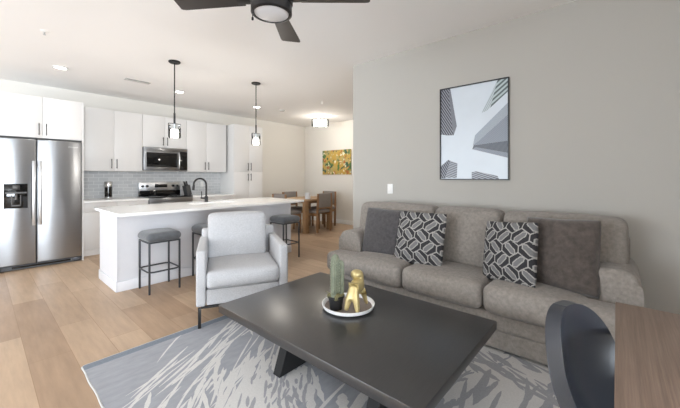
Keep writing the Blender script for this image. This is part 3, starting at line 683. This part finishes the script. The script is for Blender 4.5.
def column(cx, cy, r, h, z0, ribs=9):
    m = MB()
    def f(u, v):
        a = 2*PI*u; z = v*h; env = (1-.0*v) * math.sqrt(max(0, 1-max(0, (v-.80)/.20)**2)) * (0.86+.14*min(1, v*4))
        rr = r*env*(.80+.20*abs(math.cos(a*ribs/2))) + 1e-4
        return (cx+rr*math.cos(a), cy+rr*math.sin(a), z0+z)
    return m.grid(f, ribs*8, 26)
m = column(-.004, .004, .030, .265, .085)
m.build('stem', M['cactus'], t, angle=80)
for q in ((.026, -.018, .022, .225), (-.030, -.008, .020, .205)):
    column(q[0], q[1], q[2], q[3], .085, 8).build('side_stem', M['cactus'], t, angle=80)
m = MB()
for k in range(9):
    a = 2*PI*k/9
    for j in range(12):
        z = .10+.018*j
        p = Vector((-.004+.0295*math.cos(a), .004+.0295*math.sin(a), z))
        for b in (-.5, .5):
            d = Vector((math.cos(a+b), math.sin(a+b), .4)); m.cyl(p, p+d*.007, .0007, .0003, 4)
m.build('spines', M['spine'], t)
m = MB()
for a, ln in ((2.6, .05), (4.6, .055), (.4, .045), (3.5, .04)):
    m.tube([(.035*math.cos(a), .035*math.sin(a), .095), (.05*math.cos(a), .05*math.sin(a), .108), (.035*math.cos(a)+ln*.7*math.cos(a), .035*math.sin(a)+ln*.7*math.sin(a), .122)], [.003, .0025, .001], 6)
m.build('twig', M['moss'], t)

# gold figurine: one skinned body on four straight legs
def skin(name, verts, edges, mt, parent, lvl=2, root=0):
    me = bpy.data.meshes.new(name); me.from_pydata([v[:3] for v in verts], edges, []); o = bpy.data.objects.new(name, me); C.objects.link(o)
    o.parent = parent
    md = o.modifiers.new('skin', 'SKIN'); me.skin_vertices.new() if not me.skin_vertices else None
    sv = me.skin_vertices[0].data
    for i, v in enumerate(verts): sv[i].radius = (v[3], v[4] if len(v) > 4 else v[3]); sv[i].use_root = (i == root)
    md.use_smooth_shade = True
    sd = o.modifiers.new('sub', 'SUBSURF'); sd.levels = lvl; sd.render_levels = lvl
    dg = bpy.context.evaluated_depsgraph_get(); dg.update()
    nm = bpy.data.meshes.new_from_object(o.evaluated_get(dg)); o.modifiers.clear(); o.data = nm; nm.materials.clear(); nm.materials.append(mt)
    nm.shade_smooth(); return o
t = thing('gold_figurine', 'gold abstract four-legged animal figurine standing on the tray', 'figurine', (1.578, 1.245, zb+.001), 0)
#     body runs along local x: rump at -x (towards the camera), head at +x
fv = [(0, 0, .148, .034), (-.045, 0, .140, .040), (.045, 0, .150, .033), (.058, .004, .178, .032), (.060, .006, .206, .042), (.032, .022, .208, .038), (.010, .032, .202, .026),
      (-.052, .024, .085, .025), (-.064, .040, .006, .013), (-.052, -.024, .085, .025), (-.064, -.040, .006, .013),
      (.062, .026, .085, .019), (.094, .036, .006, .010), (.062, -.026, .085, .019), (.094, -.036, .006, .010)]
fe = [(0, 1), (0, 2), (2, 3), (3, 4), (4, 5), (5, 6), (1, 7), (7, 8), (1, 9), (9, 10), (2, 11), (11, 12), (2, 13), (13, 14)]
bpy.context.view_layer.update()
skin('body', fv, fe, M['gold'], t)
t.rotation_euler = (0, 0, math.radians(14))

# ------------------------------------------------------------ armchair
t = thing('armchair', 'pale grey upholstered armchair with black metal legs by the island', 'armchair', (1.518, 2.428, .0115), math.radians(-27.5))
zl = -.0115
for sg in (-1, 1):
    MB().soft(sg*.345-.038, sg*.345+.038, 0, .70, .19+zl, .655+zl, .018, (.004, 0, .004), 12).build('arm', M['armchair'], t)
    MB().box(sg*.355-.012, sg*.355+.012, .008, .032, 0, .18+zl, bev=.002).build('leg', M['black'], t)
    MB().box(sg*.335-.012, sg*.335+.012, .70, .724, zl+.001, .18+zl, bev=.002).build('leg', M['black'], t)
MB().box(-.345, .345, .010, .03, .172+zl, .19+zl).box(-.347, -.323, .03, .724, .172+zl, .19+zl).box(.323, .347, .03, .724, .172+zl, .19+zl).build('leg_frame', M['black'], t)
MB().soft(-.305, .305, .012, .69, .192+zl, .325+zl, .012, n=8).build('seat_base', M['armchair'], t)
MB().soft(-.304, .304, -.012, .60, .328+zl, .475+zl, .035, (0, .012, .022), 16).build('seat_cushion', M['armchair'], t)
rk = lambda w: Vector((w.x, w.y+.12*(w.z-.45), w.z))
MB().soft(-.365, .365, .665, .765, .192+zl, .735+zl, .02, n=10).build('back_frame', M['armchair'], t)
MB().soft(-.306, .266, .50, .655, .44+zl, .895+zl, .045, (0, .03, .01), 16, fn=rk).build('back_cushion', M['armchair'], t)

# ------------------------------------------------------------ sofa (faces -x, back against the sofa wall)
t = thing('sofa', 'large taupe grey three-seat sofa against the greige wall', 'sofa', (2.8, 1.09, 0))
F = M['sofa']
def wb(name, *a, mt=F, parent=t, **k): return MB().soft(*a, **k).build(name, mt, parent, world=True)
fr = wb('front_rail', 2.44, 2.62, -.10, 2.29, .165, .30, .025, puff=(.006, 0, 0), n=12)
wb('base', 2.46, 3.22, -.10, 2.29, .025, .17, .02, n=10)
for x in (2.52, 3.15):
    for y in (-.04, 2.23): MB().box(x-.03, x+.03, y-.03, y+.03, .0105 if x < 2.85 else 0, .03).build('foot', M['sofa_foot'], t, world=True)
wb('deck', 2.60, 3.2, .1, 2.06, .165, .31, .02, n=6)
# T-shaped end cushions and a square middle one
ys = (-.125, .735, 1.400, 2.285)
def slope(w): return w + Vector((0, 0, -.03*max(0, (w.x-2.4))))
for i in range(3):
    a, b = ys[i]+.004, ys[i+1]-.004
    ia, ib = (.125 if i == 0 else a), (2.03 if i == 2 else b)
    m = MB().soft(2.375, 2.96, ia, ib, .298, .496, .055, (.022, 0, .022), 18, slope)
    if i != 1:
        m.soft(2.375, 2.615, a, b, .300, .493, .052, (.020, 0, .012), 14, slope)
    m.build('seat_cushion', F, t, world=True)
# padded arms with rounded tops and a flat front
for y0, y1 in ((-.125, .155), (2.02, 2.315)):
    m = MB(); c = (y0+y1)/2; hw = (y1-y0)/2
    prof = [(y0, .165), (y1, .165)] + [(c+hw*(1 if abs(math.cos(a)) > .999 else 1)*math.copysign(abs(math.cos(a))**.62, math.cos(a)), .52+.168*abs(math.sin(a))**.75) for a in [PI*k/16 for k in range(17)]]
    m.prism(prof, 2.63, 3.21, 'X', bev=.03, seg=4)
    m.build('arm', F, t, world=True, angle=50)
def lean(w): return w + Vector((.16*(w.z-.5), 0, 0))
wb('back_frame', 3.06, 3.25, -.075, 2.25, .16, .86, .05, n=12)
for i, (a, b) in enumerate(((-.062, .727), (.737, 1.335), (1.345, 2.235))):
    wb('back_cushion', 2.83, 3.06, a, b, 
       .47, .975, .06, puff=(.04, 0, .012), n=18, fn=lean)

# cushions on the sofa
def pat(u, v):
    q, p = .285, .195
    x, y = u*1.0+.07, v*1.0+.04
    best = []
    j0 = math.floor(y/p)
    for j in range(j0-1, j0+3):
        for i in range(math.floor(x/q)-1, math.floor(x/q)+3):
            cx, cy = i*q+(j % 2)*q*.5, j*p; a = .75 if j % 2 else -.75
            dx, dy = x-cx, y-cy; du = dx*math.cos(a)+dy*math.sin(a); dv = -dx*math.sin(a)+dy*math.cos(a)
            du, dv = abs(du), abs(dv)
            d = max(dv-.040, du*.62+dv*.78-.078)
            best.append((d, dx*dx*.9+dy*dy))
    d = min(b[0] for b in best)
    if d < -.008: return 1
    if d < .009: return 2
    e = sorted(b[1] for b in best)
    if math.sqrt(e[1])-math.sqrt(e[0]) < .016: return 2
    return 0
def pillow(name, label, cat, c, w, h, th, yaw, lean_, roll, mats, pattern=False, pinch=.05):
    t = MB(); n = 120 if pattern else 30
    def shell(sg):
        def f(u, v):
            a, b = 2*u-1, 2*v-1
            k = (max(0, 1-a*a)*max(0, 1-b*b))**.46
            sx = 1-pinch*(1-b*b); sz = 1-pinch*(1-a*a)
            # width along y, height along z, thickness along x
            cr = 1-.05*(a*b)**4
            return (sg*th/2*k, a*w/2*(1-pinch*(1-b*b))*cr, b*h/2*(1-pinch*(1-a*a))*cr)
        return f
    for sg in (-1, 1):
        t.grid(shell(sg), n, n, (lambda u, v: pat(u, v)) if pattern else None)
    bmesh.ops.remove_doubles(t.bm, verts=t.bm.verts, dist=1e-5)
    o = t.build(name, mats, None, angle=180)
    o.location = c
    o.rotation_euler = (Matrix.Rotation(yaw, 4, 'Z') @ Matrix.Rotation(lean_, 4, 'Y') @ Matrix.Rotation(roll, 4, 'X')).to_euler()
    return tag(o, label, cat, 'throw pillows on the sofa')
PM = [M['pp_dark'], M['pp_mid'], M['pp_light']]
pillow('throw_pillow', 'plain charcoal throw pillow at the left end of the sofa', 'pillow', (2.735, 1.77, .700), .52, .50, .19, .10, .22, .03, M['pil_dark'])
pillow('throw_pillow', 'dark lattice-patterned pillow leaning on the plain charcoal one at left', 'pillow', (2.67, 1.365, .705), .51, .50, .17, -.10, .26, -.02, PM, True)
pillow('throw_pillow', 'lattice-patterned pillow on the right half of the sofa, against the brown pillow', 'pillow', (2.64, .612, .705), .43, .47, .17, -.38, .24, -.10, PM, True)
pillow('throw_pillow', 'large mottled brown charcoal pillow against the right arm of the sofa', 'pillow', (2.72, .305, .725), .49, .52, .20, -.28, .22, -.05, M['pil_brown'])

# wall art, switch plate
AX = XW-.001
t = thing('framed_city_print', 'framed print of skyscrapers seen from below on the greige wall', 'picture', (AX, 1.094, 1.238))
hw, hh = .336, .968
MB().box(-.022, 0, -hw, hw, 0, .010).box(-.022, 0, -hw, hw, hh-.010, hh).box(-.022, 0, -hw, -hw+.009, .01, hh-.01).box(-.022, 0, hw-.009, hw, .01, hh-.01).build('frame', M['art_frame'], t, False)
m = MB()
m.mi = 0; m.box(-.008, -.001, -hw+.009, hw-.009, .01, hh-.01)
def poly(pts, mi, x=-.0085):          # pts in (s, t): s from left 0..1, t from top 0..1; left is +y
    vs = [m.bm.verts.new((x, (hw-.009)-(2*hw-.018)*s, (hh-.01)-(hh-.02)*t_)) for s, t_ in pts]
    m.bm.faces.new(vs).material_index = mi
poly([(0, 0), (.155, 0), (.26, .42), (.21, .52), (.10, .515), (0, .50)], 1)
poly([(.155, 0), (.26, .42), (.21, .52), (.19, .45), (.13, .05)], 2, -.0087)
poly([(.86, .0), (1, .0), (1, .13), (.76, .27), (.70, .30)], 3)
poly([(.86, .0), (.76, .27), (.70, .30), (.64, .31)], 4, -.0087)
poly([(1, .24), (1, .62), (.51, .645), (.54, .54)], 5)
poly([(1, .24), (1, .36), (.60, .60), (.51, .645), (.54, .54)], 7, -.0087)
poly([(.52, .645), (1, .62), (1, .79), (.50, .685)], 6)
poly([(.50, .685), (1, .79), (1, .74), (.55, .665)], 5, -.0087)
poly([(0, .86), (.12, .79), (.27, .83), (.26, .99), (0, .99)], 8)
poly([(0, .995), (.07, .995), (.15, .80), (.12, .79), (0, .86)], 1, -.0087)
poly([(.49, .93), (.56, .92), (.86, .97), (.88, 1), (.49, 1)], 8)
m.build('print', [M['art_sky'], M['tower_a'], M['tower_a2'], M['tower_b'], M['tower_b2'], M['tower_c'], M['tower_c2'], M['tower_c3'], M['tower_d']], t, False)
t = thing('light_switch', 'white switch plate on the greige wall above the left end of the sofa', 'switch', (XW-.0005, 2.063, 1.122))
MB().box(-.006, 0, -.037, .037, -.059, .059, bev=.002).build('plate', M['white_plastic'], t)
MB().box(-.009, -.006, -.016, .016, -.032, .032, bev=.0015).build('rocker', M['trim'], t)

# ------------------------------------------------------------ desk and black chair
t = thing('desk', 'brown wood-grain desk at the lower right, beside the black chair', 'desk', (1.1, -.35, 0))
solid('desktop', M['desk'], t, .42, 1.755, -.72, .004, .722, .75, bev=.002)
for x in (.47, 1.70):
    MB().box(x-.02, x+.02, -.68, -.64, 0, .721, bev=.002).build('leg', M['black'], t, world=True)
    MB().box(x-.02, x+.02, -.06, -.02, .0115, .721, bev=.002).build('leg', M['black'], t, world=True)
t = thing('desk_chair', 'black leather shell chair tucked under the brown desk', 'chair', (1.262, -.05, .0105), math.radians(-21))
def shellf(u, v):
    # u across, v along seat front -> back top; thick bucket shell with a tall rounded back
    a = math.sin((2*u-1)*PI/2)
    if v < .40:
        k = v/.40; y = -.30+.36*k; z = .44-.02*math.sin(PI*k); hw_ = .205+.01*k; wy, wz = 0, .07*(.5+.5*k)
    else:
        q = (v-.40)/.60; k = math.sin(q*PI/2)**.9 if q < 1 else 1
        y = .06+.11*math.sin(min(1, k*1.4)*PI/2)+.03*k; z = .44+.386*k-.02*math.sin(PI*k)
        c = max(0, (k-.45)/.55); hw_ = .190*(1-.10*k)*max(.015, (1-c**2.8))**.42; wy, wz = .085*(1-.3*k), .07*max(0, 1-2.5*k)
    wr = abs(a)**2*(hw_/.19)**2
    return Vector((a*hw_, y-wr*wy, z+wr*wz))
m = MB().grid(shellf, 30, 48)
bmesh.ops.recalc_face_normals(m.bm, faces=m.bm.faces)
o = m.build('shell', M['leather'], t, angle=180)
md = o.modifiers.new('thick', 'SOLIDIFY'); md.thickness = .042; md.offset = 0
md = o.modifiers.new('round', 'SUBSURF'); md.levels = 2; md.render_levels = 2
for sx in (-1, 1):
    for sy in (-1, 1): MB().tube([(sx*.12, sy*.12, .42), (sx*.21, sy*.21, 0)], [.014, .010], 10).build('leg', M['black'], t)
MB().tube([(-.12, -.12, .40), (.12, .12, .40)], .009).tube([(-.12, .12, .40), (.12, -.12, .40)], .009).build('under_frame', M['black'], t)
